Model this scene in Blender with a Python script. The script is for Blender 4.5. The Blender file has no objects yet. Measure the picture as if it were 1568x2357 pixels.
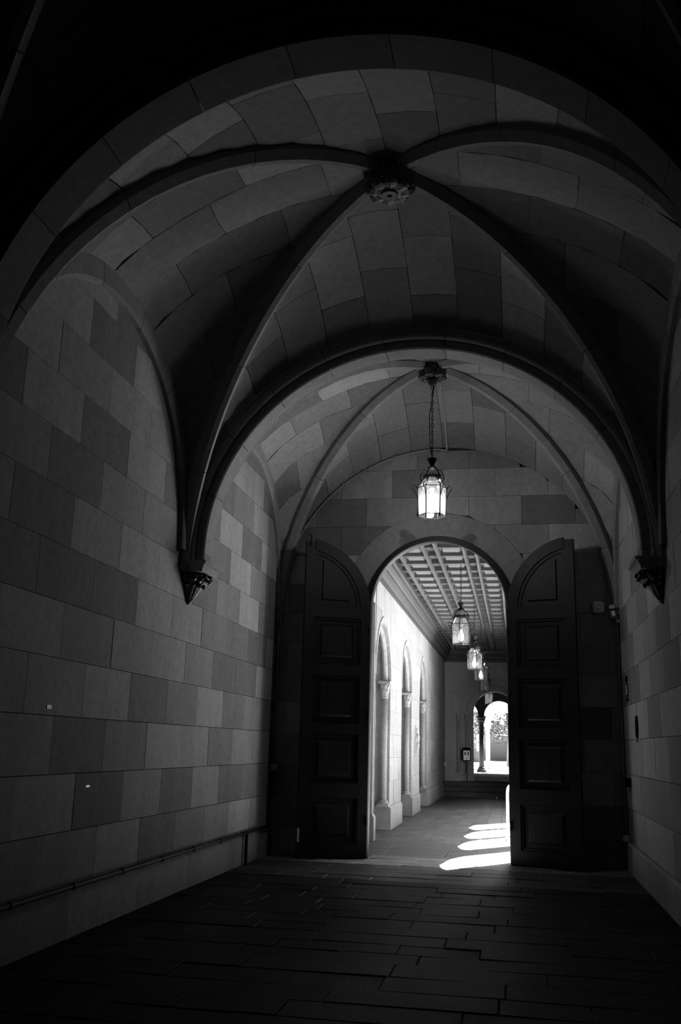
import bpy, bmesh, math, random
from mathutils import Vector, Matrix
random.seed(7)
D = bpy.data; S = bpy.context.scene; COL = S.collection
pi = math.pi
# ------------------------------------------------------------------ camera
F_PX = 2163.0; CAM_H = 1.5
PIT, YAW, ROLL = math.radians(13.92), math.radians(-10.60), math.radians(1.516)
fw = Vector((math.sin(YAW)*math.cos(PIT), math.cos(YAW)*math.cos(PIT), math.sin(PIT)))
rt = Vector((math.cos(YAW), -math.sin(YAW), 0)); up = rt.cross(fw)
r2 = rt*math.cos(ROLL)+up*math.sin(ROLL); u2 = -rt*math.sin(ROLL)+up*math.cos(ROLL)
cam = D.cameras.new('camera'); camo = D.objects.new('camera', cam); COL.objects.link(camo)
cam.sensor_fit = 'VERTICAL'; cam.sensor_height = 36.0; cam.sensor_width = 24.0
cam.lens = F_PX/2357*36.0; cam.clip_end = 400; cam.clip_start = 0.05
M = Matrix((r2, u2, -fw)).transposed().to_4x4(); M.translation = Vector((0, 0, CAM_H))
camo.matrix_world = M; S.camera = camo
# ------------------------------------------------------------------ sky, sun, exposure
W = D.worlds.new('sky'); S.world = W; W.use_nodes = True
nt = W.node_tree; nt.nodes.clear()
sky = nt.nodes.new('ShaderNodeTexSky'); sky.sky_type = 'NISHITA'; sky.sun_disc = False
sky.sun_elevation = math.radians(59); sky.sun_rotation = math.radians(35)
bw = nt.nodes.new('ShaderNodeRGBToBW'); bg = nt.nodes.new('ShaderNodeBackground'); wo = nt.nodes.new('ShaderNodeOutputWorld')
nt.links.new(sky.outputs[0], bw.inputs[0]); nt.links.new(bw.outputs[0], bg.inputs[0]); nt.links.new(bg.outputs[0], wo.inputs[0])
bg.inputs[1].default_value = 0.036
SUN_DIR = Vector((-0.34, -0.49, -1.0)).normalized()
sun = D.lights.new('sun', 'SUN'); sun.energy = 5.0; sun.angle = math.radians(0.55)
suno = D.objects.new('sun', sun); COL.objects.link(suno); suno.location = (12, 20, 30)
suno.rotation_euler = SUN_DIR.to_track_quat('-Z', 'Y').to_euler()
S.view_settings.view_transform = 'Standard'; S.view_settings.look = 'None'
S.view_settings.gamma = 1.0; S.view_settings.use_curve_mapping = False
S.view_settings.exposure = 7.0
BULB = 1.75
cy = S.cycles
cy.max_bounces = 10; cy.diffuse_bounces = 6; cy.glossy_bounces = 3; cy.transparent_max_bounces = 16; cy.transmission_bounces = 6
cy.caustics_reflective = True; cy.caustics_refractive = False; cy.sample_clamp_indirect = 0
cy.use_denoising = True
cy.use_guiding = True; cy.use_surface_guiding = True; cy.guiding_training_samples = 64

# ------------------------------------------------------------------ materials (grey: the place is photographed in black and white)
def nodes_mat(name):
    m = D.materials.new(name); m.use_nodes = True; n = m.node_tree.nodes; n.clear()
    o = n.new('ShaderNodeOutputMaterial'); return m, m.node_tree, n, o
def stone_mat(name, lo, hi, scale=14.0, amt=0.18, rough=0.9, bump=0.12, stain=0.0, spec=0.2, grain=0.16):
    m, t, n, o = nodes_mat(name)
    b = n.new('ShaderNodeBsdfPrincipled'); b.inputs['Roughness'].default_value = rough
    b.inputs['Specular IOR Level'].default_value = spec
    oi = n.new('ShaderNodeObjectInfo'); mr = n.new('ShaderNodeMapRange')
    mr.inputs['To Min'].default_value = lo; mr.inputs['To Max'].default_value = hi
    t.links.new(oi.outputs['Random'], mr.inputs['Value'])
    tc = n.new('ShaderNodeTexCoord'); no = n.new('ShaderNodeTexNoise')
    no.inputs['Scale'].default_value = scale; no.inputs['Detail'].default_value = 6; no.inputs['Roughness'].default_value = 0.7
    t.links.new(tc.outputs['Object'], no.inputs['Vector'])
    m2 = n.new('ShaderNodeMapRange'); m2.inputs['From Min'].default_value = 0.3; m2.inputs['From Max'].default_value = 0.7
    m2.inputs['To Min'].default_value = 1-amt; m2.inputs['To Max'].default_value = 1+amt
    t.links.new(no.outputs[0], m2.inputs['Value'])
    mu = n.new('ShaderNodeMath'); mu.operation = 'MULTIPLY'
    t.links.new(mr.outputs[0], mu.inputs[0]); t.links.new(m2.outputs[0], mu.inputs[1])
    n4 = n.new('ShaderNodeTexNoise'); n4.inputs['Scale'].default_value = 110.0; n4.inputs['Detail'].default_value = 2
    t.links.new(tc.outputs['Object'], n4.inputs['Vector'])
    m4 = n.new('ShaderNodeMapRange'); m4.inputs['From Min'].default_value = 0.3; m4.inputs['From Max'].default_value = 0.7
    m4.inputs['To Min'].default_value = 1-grain; m4.inputs['To Max'].default_value = 1+grain
    t.links.new(n4.outputs[0], m4.inputs['Value'])
    mg = n.new('ShaderNodeMath'); mg.operation = 'MULTIPLY'
    t.links.new(mu.outputs[0], mg.inputs[0]); t.links.new(m4.outputs[0], mg.inputs[1]); mu = mg
    last = mu
    if stain:
        mp = n.new('ShaderNodeMapping'); mp.inputs['Scale'].default_value = (2.2, 2.2, 0.5)
        t.links.new(tc.outputs['Object'], mp.inputs[0])
        n2 = n.new('ShaderNodeTexNoise'); n2.inputs['Scale'].default_value = 2.0; n2.inputs['Detail'].default_value = 5
        t.links.new(mp.outputs[0], n2.inputs['Vector'])
        m3 = n.new('ShaderNodeMapRange'); m3.inputs['From Min'].default_value = 0.35; m3.inputs['From Max'].default_value = 0.65
        m3.inputs['To Min'].default_value = 1-stain; m3.inputs['To Max'].default_value = 1.0
        t.links.new(n2.outputs[0], m3.inputs['Value'])
        mu2 = n.new('ShaderNodeMath'); mu2.operation = 'MULTIPLY'
        t.links.new(mu.outputs[0], mu2.inputs[0]); t.links.new(m3.outputs[0], mu2.inputs[1]); last = mu2
    t.links.new(last.outputs[0], b.inputs['Base Color'])
    if bump:
        n3 = n.new('ShaderNodeTexNoise'); n3.inputs['Scale'].default_value = scale*6; n3.inputs['Detail'].default_value = 3
        t.links.new(tc.outputs['Object'], n3.inputs['Vector'])
        bp = n.new('ShaderNodeBump'); bp.inputs['Strength'].default_value = bump; bp.inputs['Distance'].default_value = 0.02
        t.links.new(n3.outputs[0], bp.inputs['Height']); t.links.new(bp.outputs[0], b.inputs['Normal'])
    t.links.new(b.outputs[0], o.inputs[0]); return m
def emit_mat(name, strength):
    m, t, n, o = nodes_mat(name); e = n.new('ShaderNodeEmission'); e.inputs[1].default_value = strength
    t.links.new(e.outputs[0], o.inputs[0]); return m
def pane_mat(name, frost, refl):
    m, t, n, o = nodes_mat(name)
    tr = n.new('ShaderNodeBsdfTransparent'); tr.inputs[0].default_value = (0.92, 0.92, 0.92, 1)
    tl = n.new('ShaderNodeBsdfTranslucent'); tl.inputs[0].default_value = (0.85, 0.85, 0.85, 1)
    gl = n.new('ShaderNodeBsdfGlossy'); gl.inputs['Roughness'].default_value = 0.05
    a = n.new('ShaderNodeMixShader'); a.inputs[0].default_value = frost
    t.links.new(tr.outputs[0], a.inputs[1]); t.links.new(tl.outputs[0], a.inputs[2])
    fr = n.new('ShaderNodeFresnel'); fr.inputs[0].default_value = 1.45
    ad = n.new('ShaderNodeMath'); ad.operation = 'ADD'; ad.inputs[1].default_value = refl
    t.links.new(fr.outputs[0], ad.inputs[0])
    c = n.new('ShaderNodeMixShader'); t.links.new(ad.outputs[0], c.inputs[0])
    t.links.new(a.outputs[0], c.inputs[1]); t.links.new(gl.outputs[0], c.inputs[2])
    t.links.new(c.outputs[0], o.inputs[0]); return m
def wood_mat(name, lo, hi, rough=0.45):
    m, t, n, o = nodes_mat(name)
    b = n.new('ShaderNodeBsdfPrincipled'); b.inputs['Roughness'].default_value = rough; b.inputs['Specular IOR Level'].default_value = 0.16
    tc = n.new('ShaderNodeTexCoord'); mp = n.new('ShaderNodeMapping'); mp.inputs['Scale'].default_value = (9, 9, 1.2)
    no = n.new('ShaderNodeTexNoise'); no.inputs['Scale'].default_value = 4; no.inputs['Detail'].default_value = 6
    t.links.new(tc.outputs['Object'], mp.inputs[0]); t.links.new(mp.outputs[0], no.inputs['Vector'])
    mr = n.new('ShaderNodeMapRange'); mr.inputs['From Min'].default_value = 0.3; mr.inputs['From Max'].default_value = 0.7
    mr.inputs['To Min'].default_value = lo; mr.inputs['To Max'].default_value = hi
    t.links.new(no.outputs[0], mr.inputs['Value']); t.links.new(mr.outputs[0], b.inputs['Base Color'])
    t.links.new(b.outputs[0], o.inputs[0]); return m
MS = stone_mat('sandstone', 0.12, 0.30, stain=0.12)
MSV = stone_mat('vault_sandstone', 0.12, 0.28)
MRIB = stone_mat('rib_sandstone', 0.18, 0.22)
MRING = stone_mat('stained_arch_sandstone', 0.17, 0.20)
def add_stains(m, spots):
    t = m.node_tree; n = t.nodes; b = [q for q in n if q.type == 'BSDF_PRINCIPLED'][0]; src = b.inputs['Base Color'].links[0].from_socket
    tc = n.new('ShaderNodeTexCoord'); no = n.new('ShaderNodeTexNoise'); no.inputs['Scale'].default_value = 7; no.inputs['Detail'].default_value = 4
    t.links.new(tc.outputs['Object'], no.inputs['Vector'])
    for (sx_, sy_, sz_, rr_) in spots:
        d = n.new('ShaderNodeVectorMath'); d.operation = 'DISTANCE'; d.inputs[1].default_value = (sx_, sy_, sz_); t.links.new(tc.outputs['Object'], d.inputs[0])
        ad = n.new('ShaderNodeMath'); ad.operation = 'MULTIPLY_ADD'; ad.inputs[1].default_value = 0.22; t.links.new(no.outputs[0], ad.inputs[0]); t.links.new(d.outputs['Value'], ad.inputs[2])
        mr = n.new('ShaderNodeMapRange'); mr.inputs['From Min'].default_value = rr_+.08; mr.inputs['From Max'].default_value = rr_+.13; mr.inputs['To Min'].default_value = 0.55; mr.inputs['To Max'].default_value = 1.0
        t.links.new(ad.outputs[0], mr.inputs['Value'])
        mu = n.new('ShaderNodeMath'); mu.operation = 'MULTIPLY'; t.links.new(src, mu.inputs[0]); t.links.new(mr.outputs[0], mu.inputs[1]); src = mu.outputs[0]
    t.links.new(src, b.inputs['Base Color'])
add_stains(MRING, [(-1.543, 13.6, 4.514, .12), (-0.594, 13.6, 4.488, .09)])
MARCHD = stone_mat('shaded_arch_sandstone', 0.09, 0.12)  # near arch only: its dimness is put into the stone colour
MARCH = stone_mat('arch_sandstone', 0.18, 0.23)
MMORT = stone_mat('mortar', 0.04, 0.04, bump=0)
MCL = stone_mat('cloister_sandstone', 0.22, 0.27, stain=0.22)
MCLD = stone_mat('cloister_end_stone', 0.20, 0.23, stain=0.1)
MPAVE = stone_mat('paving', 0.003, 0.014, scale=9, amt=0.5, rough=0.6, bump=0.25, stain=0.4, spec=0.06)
MPAVE2 = stone_mat('sunlit_paving', 0.10, 0.15, scale=9, amt=0.4, rough=0.55, bump=0.2, stain=0.3, spec=0.15)  # doorway rows: sun patch brightness and bounce put into the colour
MPAVE1 = stone_mat('half_lit_paving', 0.02, 0.05, scale=9, amt=0.4, rough=0.55, bump=0.2, stain=0.3, spec=0.12)  # in-between rows: fading doorway light put into the colour
MTILE = stone_mat('cloister_tile', 0.06, 0.09, scale=8, amt=0.3, rough=0.6, bump=0.15, stain=0.25, spec=0.15)
MSILL = stone_mat('threshold_stone', 0.048, 0.048, scale=8, amt=0.3, rough=0.65, bump=0.05, spec=0.2)
MSTEP = stone_mat('step_stone', 0.045, 0.055, scale=8, amt=0.3, rough=0.95, spec=0.0)
MWOOD = wood_mat('dark_oak', 0.0025, 0.009, 0.5)
MCEIL = wood_mat('ceiling_timber', 0.07, 0.11, 0.5)
MCEILP = wood_mat('ceiling_panel_timber', 0.11, 0.18, 0.5)
MCORN = wood_mat('cornice_timber', 0.035, 0.065, 0.5)
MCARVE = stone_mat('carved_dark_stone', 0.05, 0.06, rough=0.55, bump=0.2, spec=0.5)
MIRON = stone_mat('black_iron', 0.005, 0.007, rough=0.6, bump=0, amt=0.1, spec=0.12)
MPIPE = stone_mat('grey_conduit', 0.2, 0.22, rough=0.35, bump=0, amt=0.1, spec=0.6)
MWHITE = stone_mat('white_plastic', 0.7, 0.72, rough=0.4, bump=0, amt=0.02, spec=0.5)
MGREY = stone_mat('grey_plastic', 0.4, 0.42, rough=0.4, bump=0, amt=0.02, spec=0.5)
MBLACK = stone_mat('black_enamel', 0.003, 0.004, rough=0.7, bump=0, amt=0.02, spec=0.03)
MFROST = pane_mat('frosted_pane', 0.035, 0.02)
MCLEAR = pane_mat('clear_pane', 0.10, 0.10)
MBULB = emit_mat('lit_bulb', BULB)
MBULB2 = emit_mat('dim_bulb', 0.025)
MGLOBE = emit_mat('lit_globe', 0.05)
MCOLD = stone_mat('shaded_column_stone', 0.004, 0.005, spec=0.1)  # backlit shade of the nearer far arcade put into the colour
MTURF = stone_mat('dark_turf', 0.075, 0.085, scale=20, bump=0, spec=0)
MGROUND = stone_mat('pale_pavement', 0.22, 0.26, scale=3, bump=0, spec=0)
MLAWN = stone_mat('grass_blade', 0.006, 0.02, scale=30, bump=0)
MLEAF = stone_mat('leaf', 0.0012, 0.006, scale=2, amt=0.5, bump=0, rough=0.6, spec=0.05)
MBARK = stone_mat('bark', 0.05, 0.08)
MFAR = stone_mat('far_wall_stone', 0.012, 0.016, bump=0)

# ------------------------------------------------------------------ helpers
def new_obj(name, verts, faces, mat, parent=None, smooth=False, label=None):
    me = D.meshes.new(name); me.from_pydata([tuple(v) for v in verts], [], faces); me.materials.append(mat)
    if smooth:
        for p in me.polygons: p.use_smooth = True
    me.update()
    o = D.objects.new(name, me); COL.objects.link(o)
    if parent: o.parent = parent; o.matrix_parent_inverse = Matrix.Translation(-Vector(parent['_o'])) if '_o' in parent else Matrix()
    if label: o['label'] = label
    return o
def thing(name, label, cat, loc=(0, 0, 0), group=None, kind=None):
    o = D.objects.new(name, None); COL.objects.link(o); o.location = loc; o.empty_display_size = 0.1
    o['label'] = label; o['category'] = cat; o['_o'] = [float(c) for c in loc]
    if group: o['group'] = group
    if kind: o['kind'] = kind
    return o
def tag(o, label, cat=None, group=None, kind=None):
    o['label'] = label
    if cat: o['category'] = cat
    if group: o['group'] = group
    if kind: o['kind'] = kind
    return o
class MB:
    def __init__(s): s.v = []; s.f = []
    def add(s, v, f):
        k = len(s.v); s.v += [Vector(p) for p in v]; s.f += [tuple(i+k for i in q) for q in f]; return s
    def box(s, x0, x1, y0, y1, z0, z1):
        return s.add([(x0,y0,z0),(x1,y0,z0),(x1,y1,z0),(x0,y1,z0),(x0,y0,z1),(x1,y0,z1),(x1,y1,z1),(x0,y1,z1)],
                     [(0,3,2,1),(4,5,6,7),(0,1,5,4),(1,2,6,5),(2,3,7,6),(3,0,4,7)])
    def bev(s, x0, x1, y0, y1, z0, z1, b, ax='z'):
        # a slab whose upper edges are chamfered
        return s.add([(x0,y0,z0),(x1,y0,z0),(x1,y1,z0),(x0,y1,z0),(x0,y0,z1-b),(x1,y0,z1-b),(x1,y1,z1-b),(x0,y1,z1-b),
                      (x0+b,y0+b,z1),(x1-b,y0+b,z1),(x1-b,y1-b,z1),(x0+b,y1-b,z1)],
                     [(0,3,2,1),(0,1,5,4),(1,2,6,5),(2,3,7,6),(3,0,4,7),(4,5,9,8),(5,6,10,9),(6,7,11,10),(7,4,8,11),(8,9,10,11)])
    def lathe(s, prof, c=(0,0,0), n=16, a0=0.0, a1=2*pi, cap=True):
        full = abs(a1-a0-2*pi) < 1e-6; m = n if full else n+1; v = []
        for (r, z) in prof:
            for i in range(m):
                a = a0+(a1-a0)*i/n; v.append((c[0]+r*math.cos(a), c[1]+r*math.sin(a), c[2]+z))
        f = []
        for j in range(len(prof)-1):
            for i in range(n):
                i2 = (i+1) % m; f.append((j*m+i, j*m+i2, (j+1)*m+i2, (j+1)*m+i))
        if cap and full:
            f.append(tuple(range(m-1, -1, -1))); f.append(tuple((len(prof)-1)*m+i for i in range(m)))
        return s.add(v, f)
    def tube(s, pts, r, n=6, closed=False):
        pts = [Vector(p) for p in pts]; v = []; f = []; N = len(pts); ref = None
        for i, p in enumerate(pts):
            t = (pts[(i+1) % N] if closed or i < N-1 else p)-(pts[i-1] if closed or i > 0 else p); t.normalize()
            if ref is None:
                ref = Vector((0, 0, 1)) if abs(t.z) < 0.9 else Vector((1, 0, 0))
            a = (ref-t*ref.dot(t)).normalized(); b = t.cross(a); ref = a
            rr = r[i] if isinstance(r, (list, tuple)) else r
            for k in range(n):
                w = 2*pi*k/n; v.append(p+a*rr*math.cos(w)+b*rr*math.sin(w))
        for i in range(N if closed else N-1):
            j = (i+1) % N
            for k in range(n): f.append((i*n+k, i*n+(k+1) % n, j*n+(k+1) % n, j*n+k))
        if not closed: f.append(tuple(range(n-1, -1, -1))); f.append(tuple((N-1)*n+k for k in range(n)))
        return s.add(v, f)
    def sweep(s, prof, frames, cap=True):
        n = len(prof); v = []; f = []
        for (P, A, B) in frames:
            for (a, b) in prof: v.append(P+A*a+B*b)
        for i in range(len(frames)-1):
            for k in range(n): f.append((i*n+k, i*n+(k+1) % n, (i+1)*n+(k+1) % n, (i+1)*n+k))
        if cap: f.append(tuple(range(n-1, -1, -1))); f.append(tuple((len(frames)-1)*n+k for k in range(n)))
        return s.add(v, f)
    def build(s, name, mat, parent=None, smooth=False, label=None):
        o = new_obj(name, s.v, s.f, mat, parent, smooth, label)
        bm = bmesh.new(); bm.from_mesh(o.data); bmesh.ops.recalc_face_normals(bm, faces=bm.faces[:]); bm.to_mesh(o.data); bm.free()
        return o
def fin(name, mb, mat, label, cat, group=None, kind=None, smooth=False):
    return tag(mb.build(name, mat, None, smooth), label, cat, group, kind)

# --- coursed masonry on a plane: fn(u, z, d) -> point, d > 0 towards the viewer
def holew(h, z):
    uc, hw, zs = h[:3]
    if z <= zs: return hw
    q = hw*hw-(z-zs)**2
    return math.sqrt(q) if q > 0 else 0.0
def ashlar(parent, fn, u0, u1, zs, blen, phases, mat, holes=(), depth=0.05, gap=0.006, name='stone', outer=None, rough=0.002, join=False, flip=False):
    J = MB() if join else None; made = []
    for ci in range(len(zs)-1):
        za, zb = zs[ci]+gap/2, zs[ci+1]-gap/2; ph = phases[ci % len(phases)]
        k0 = math.floor((u0-ph)/blen); cuts = [u0]
        k = k0
        while ph+k*blen < u1-0.12:
            if ph+k*blen > u0+0.12: cuts.append(ph+k*blen)
            k += 1
        cuts.append(u1)
        for i in range(len(cuts)-1):
            ua, ub = cuts[i]+gap/2, cuts[i+1]-gap/2
            seg = [ua]+sorted(h[0] for h in holes if ua < h[0] < ub and holew(h, za) > 0)+[ub]
            for a, b in zip(seg[:-1], seg[1:]):
                curved = outer is not None or any(abs((a+b)/2-h[0]) < h[1]+(b-a)/2+0.05 and zb > h[2] for h in holes)
                n = (64 if join else 7) if curved else 2
                rows = []
                for q in range(n):
                    z = za+(zb-za)*q/(n-1); L, R = a, b
                    for h in holes:
                        w = holew(h, z)
                        if w <= 0: continue
                        w += gap/2
                        if h[0] >= b-1e-6: R = min(R, h[0]-w)
                        elif h[0] <= a+1e-6: L = max(L, h[0]+w)
                    if outer:
                        oc, ow, oz = outer
                        if z > oz+ow-0.004: L, R = 1, 0
                        else:
                            w = ow if z <= oz else math.sqrt(max(0, ow*ow-(z-oz)**2)); L = max(L, oc-w); R = min(R, oc+w)
                    rows.append((z, L, R))
                good = [r for r in rows if r[2]-r[1] > 0.004]
                if len(good) < 2: continue
                d = random.uniform(-rough, rough); m = len(good); v = []
                for (z, L, R) in good: v += [fn(L, z, d), fn(R, z, d)]
                for (z, L, R) in good: v += [fn(L, z, d-depth), fn(R, z, d-depth)]
                f = []
                for q in range(m-1):
                    p = 2*q; o = 2*m
                    f += [(p, p+1, p+3, p+2), (p, p+2, o+p+2, o+p), (p+1, o+p+1, o+p+3, p+3)]
                f += [(0, 2*m, 2*m+1, 1), (2*m-2, 2*m-1, 4*m-1, 4*m-2)]
                if join:
                    for q in range(m-1):
                        p = 2*m+2*q; f.append((p, p+2, p+3, p+1))
                if flip: f = [t[::-1] for t in f]
                if join: J.add(v, f)
                else: made.append(new_obj(name, v, f, mat, parent))
    return J if join else made

# ------------------------------------------------------------------ dimensions (metres, camera stands at x = 0, y = 0)
XL, XR, XC, HW = -3.45, 1.46, -0.995, 2.455
ZS = 3.45; YE = 13.60
BAYS = [(7.275, 2.075), (11.725, 1.875), (2.8, 1.85)]
ARCHES = [(9.35, 9.85), (4.65, 5.20)]
ZC = [0.36+0.4335*i for i in range(0, 13)]
DC, DHW, DZS = -1.06, 1.02, 3.46          # doorway centre, half width of the stone opening, spring height

# ------------------------------------------------------------------ structure: passage walls, floor
fl = fin('floor', MB().box(XL-0.4, XR+0.4, -1.2, 13.9, -0.3, -0.014), MMORT, 'dark worn stone paving of the vaulted passage', 'floor', kind='structure')
rowsY = [3.6, 3.95, 4.3, 4.65, 5.0, 5.36, 5.72, 6.08, 6.43, 6.82, 7.2, 7.54, 7.87, 8.25, 8.58, 8.96, 9.3, 9.66, 10.0, 10.4, 10.72, 11.06, 11.4, 11.76, 12.14, 12.5, 12.85, 13.2, 13.56, 13.86]
for i in range(len(rowsY)-1):
    x = XL+random.uniform(0.1, 0.6) if i % 2 else XL+random.uniform(0.45, 0.95); cuts = [XL+0.01]
    while x < XR-0.25: cuts.append(x); x += random.choice([0.55, 0.72, 0.8, 0.95, 1.05, 0.62])
    cuts.append(XR-0.01)
    for a, b in zip(cuts[:-1], cuts[1:]):
        t = random.uniform(-0.005, 0.003)
        sl = random.uniform(-0.004, 0.004); mb = MB().bev(a+0.0035, b-0.0035, rowsY[i]+0.0035, rowsY[i+1]-0.0035, -0.05, t, 0.005)
        for v in mb.v:
            if v.z > -0.03: v.z += sl*((v.x-a)/(b-a)-0.5)*2
        mb.build('paving_stone', MPAVE2 if rowsY[i] > 12.6 else MPAVE1 if rowsY[i] > 11.3 else MPAVE, fl)  # tone stepped by row, so the doorway light is in the stones
wl = fin('wall_left', MB().box(XL-0.5, XL-0.03, -1.2, YE+0.3, -0.05, 7.0), MMORT, 'left passage wall of large squared sandstone blocks', 'wall', kind='structure')
ashlar(wl, lambda u, z, d: (XL+d, u, z), 3.0, YE, ZC, 0.95, (6.81-0.95*4, 6.33-0.95*4), MS, depth=0.04, gap=0.006)
wr = fin('wall_right', MB().box(XR+0.03, XR+0.5, -1.2, YE+0.3, -0.05, 7.0), MMORT, 'right passage wall of squared sandstone blocks', 'wall', kind='structure')
ashlar(wr, lambda u, z, d: (XR-d, u, z), 5.0, YE, ZC, 0.95, (9.8-0.95*5, 9.27-0.95*5), MS, depth=0.04, gap=0.006, flip=True)
for nm, sx, xx in (('baseboard_left', 1, XL), ('baseboard_right', -1, XR)):
    bb = fin(nm, MB().box(min(xx-0.03*sx, xx-0.3*sx), max(xx-0.03*sx, xx-0.3*sx), -1.2, YE, -0.05, 0.355), MMORT,
             'low projecting stone plinth along the %s wall' % ('left' if sx > 0 else 'right'), 'plinth', kind='structure')
    y = 3.0
    while y < YE-0.05:
        y2 = min(YE, y+1.42); x0, x1 = sorted((xx-0.03*sx, xx+0.035*sx))
        mb = MB(); xs, xe = xx-0.03*sx, xx+0.035*sx
        pr_ = [(xs, 0.0), (xe, 0.0), (xe, 0.325), (xx+0.008*sx, 0.357), (xs, 0.357)]
        mb.sweep(pr_, [(Vector((0, y+0.003, 0)), Vector((1, 0, 0)), Vector((0, 0, 1))), (Vector((0, y2-0.003, 0)), Vector((1, 0, 0)), Vector((0, 0, 1)))])
        mb.build('plinth_stone', MS, bb); y = y2
wf = fin('wall_front', MB().box(XL-0.5, XR+0.5, -1.5, -1.2, -0.3, 7.0), MMORT, 'wall closing the passage behind the viewer', 'wall', kind='structure')
# end wall with the doorway
J = ashlar(None, lambda u, z, d: (u, YE-d, z), XL-0.5, XR+0.5, [-0.05, 7.0], 1.0, (0.3,), MMORT, holes=[(DC, DHW, DZS)], depth=0.26, gap=0.0, join=True)
for v in J.v: v.y += 0.03
wb = fin('wall_back', J, MMORT, 'end wall of squared sandstone blocks pierced by the arched doorway', 'wall', kind='structure')
RING = 1.42
ashlar(wb, lambda u, z, d: (u, YE-d, z), XL, XR, [0.0]+ZC+[5.995], 0.765, (XC-0.765*4, XC+0.3825-0.765*4), MS, holes=[(DC, RING, DZS)], depth=0.04, gap=0.005, outer=(XC, HW, ZS))
# flush ring of voussoirs and jamb stones round the doorway
for i in range(11):
    a0, a1 = pi*i/11+0.0008, pi*(i+1)/11-0.0008; v = []; f = []; n = 5; dd = random.uniform(-.001, .001)
    for q in range(n):
        a = a0+(a1-a0)*q/(n-1)
        for (r, y) in ((DHW, YE+0.27), (DHW, YE-dd), (RING-0.003, YE-dd), (RING-0.003, YE+0.03)):
            v.append((DC+r*math.cos(a), y, DZS+r*math.sin(a)))
    for q in range(n-1):
        for k in range(3): f.append((q*4+k, q*4+k+1, q*4+5+k, q*4+4+k))
    f += [(0, 3, 2, 1), tuple(4*(n-1)+k for k in range(4))]
    mb = MB().add(v, f); mb.build('arch_stone', MRING, wb)
for s in (-1, 1):
    for j in range(8):
        z0, z1 = DZS/8*j+0.003, DZS/8*(j+1)-0.003; x0, x1 = sorted((DC+s*DHW, DC+s*(RING-0.003)))
        MB().box(x0, x1, YE-random.uniform(-.002, .002), YE+0.28, z0, z1).build('jamb_stone', MARCH, wb)
# threshold slab between passage and cloister
sl = fin('trim_1', MB().box(-2.9, 0.25, 13.9, 16.0, -0.3, -0.02), MMORT, 'dark worn threshold slabs beyond the doorway', 'threshold', kind='structure')
for a, b in ((-2.9, -1.9), (-1.9, -1.02), (-1.02, 0.25)):
    for c, d in ((13.87, 14.9), (14.9, 15.99)):
        MB().bev(a+.004, b-.004, c+.004, d-.004, -0.05, 0.0, 0.006).build('threshold_stone', MSILL, sl)
MB().box(-2.9, 0.25, 13.85, 13.868, -0.02, 0.006).build('metal_edge', MGREY, sl)

# ------------------------------------------------------------------ vaults
def circ(h, t): return h*math.sqrt(max(0.0, 1-t*t))
def zdiag(t): return 3.25+3.2*max(0.0, 1-abs(t)**1.85)**(1/1.85)
def g(u): return math.sin(pi/2*u)**0.8
def surf_side(bay, s, th, u):
    yc, hy = bay; t = math.cos(th); dy = hy*t
    zw = ZS+2.0*math.sin(th); zd = zdiag(t)
    X = XC+s*(HW+(HW*abs(t)-HW)*u)
    return Vector((X, yc+dy, zw+(zd-zw)*g(u)))
def surf_end(bay, s, th, u):
    yc, hy = bay; t = math.cos(th)
    za = ZS+2.45*math.sin(th); zd = zdiag(t)
    Y = yc+s*(hy+(hy*abs(t)-hy)*u)
    return Vector((XC+HW*t, Y, za+(zd-za)*g(u)))
def cell(parent, bay, s, surf, span, ncourse, blen, ylo=-99):
    # shell behind the stones
    for c in range(ncourse):
        a0, a1 = pi*c/ncourse, pi*(c+1)/ncourse; am = (a0+a1)/2
        Lmax = span*(1-min(abs(math.cos(a0)), abs(math.cos(a1)), abs(math.cos(am)))) if not (a0 < pi/2 < a1) else span
        ga = 0.003/2.2
        off = (0.5 if c % 2 else 1.0)*blen*random.uniform(0.85, 1.1)
        cuts = [0.0]; x = off
        while x < Lmax-0.15: cuts.append(x); x += blen*random.uniform(0.85, 1.15)
        cuts.append(Lmax)
        for p, q in zip(cuts[:-1], cuts[1:]):
            dd = random.uniform(0, 0.003); nth = 3; nx = 4; grid = []
            for i in range(nth):
                th = a0+ga+(a1-a0-2*ga)*i/(nth-1); full = span*(1-abs(math.cos(th)))
                row = []
                for k in range(nx):
                    x = p+0.0025+(q-p-0.005)*k/(nx-1); u = min(1.0, x/full) if full > 1e-4 else 1.0
                    row.append((surf(bay, s, th, u), th))
                grid.append(row)
            pts = [g_[0] for r_ in grid for g_ in r_]
            if max((a-pts[0]).length for a in pts) < 0.06: continue
            cen = Vector((XC, bay[0], ZS-0.3))
            v = []
            for P in pts: v.append(P+(cen-P).normalized()*dd)
            for P in pts: v.append(P+(P-cen).normalized()*0.035)
            N = nth*nx; f = []
            for i in range(nth-1):
                for k in range(nx-1):
                    e = i*nx+k; f.append((e, e+1, e+nx+1, e+nx))
            bd = [k for k in range(nx)]+[i*nx+nx-1 for i in range(1, nth)]+[(nth-1)*nx+k for k in range(nx-2, -1, -1)]+[i*nx for i in range(nth-2, 0, -1)]
            v += [v[q_].copy() for q_ in bd]
            for i in range(len(bd)):
                e, h = 2*N+i, 2*N+(i+1) % len(bd); f.append((e, bd[i]+N, bd[(i+1) % len(bd)]+N, h))
            if max(P.y for P in pts) < ylo: continue
            mb = MB().add(v, f); mb.build('vault_stone', MSV, parent, smooth=True)
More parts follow.
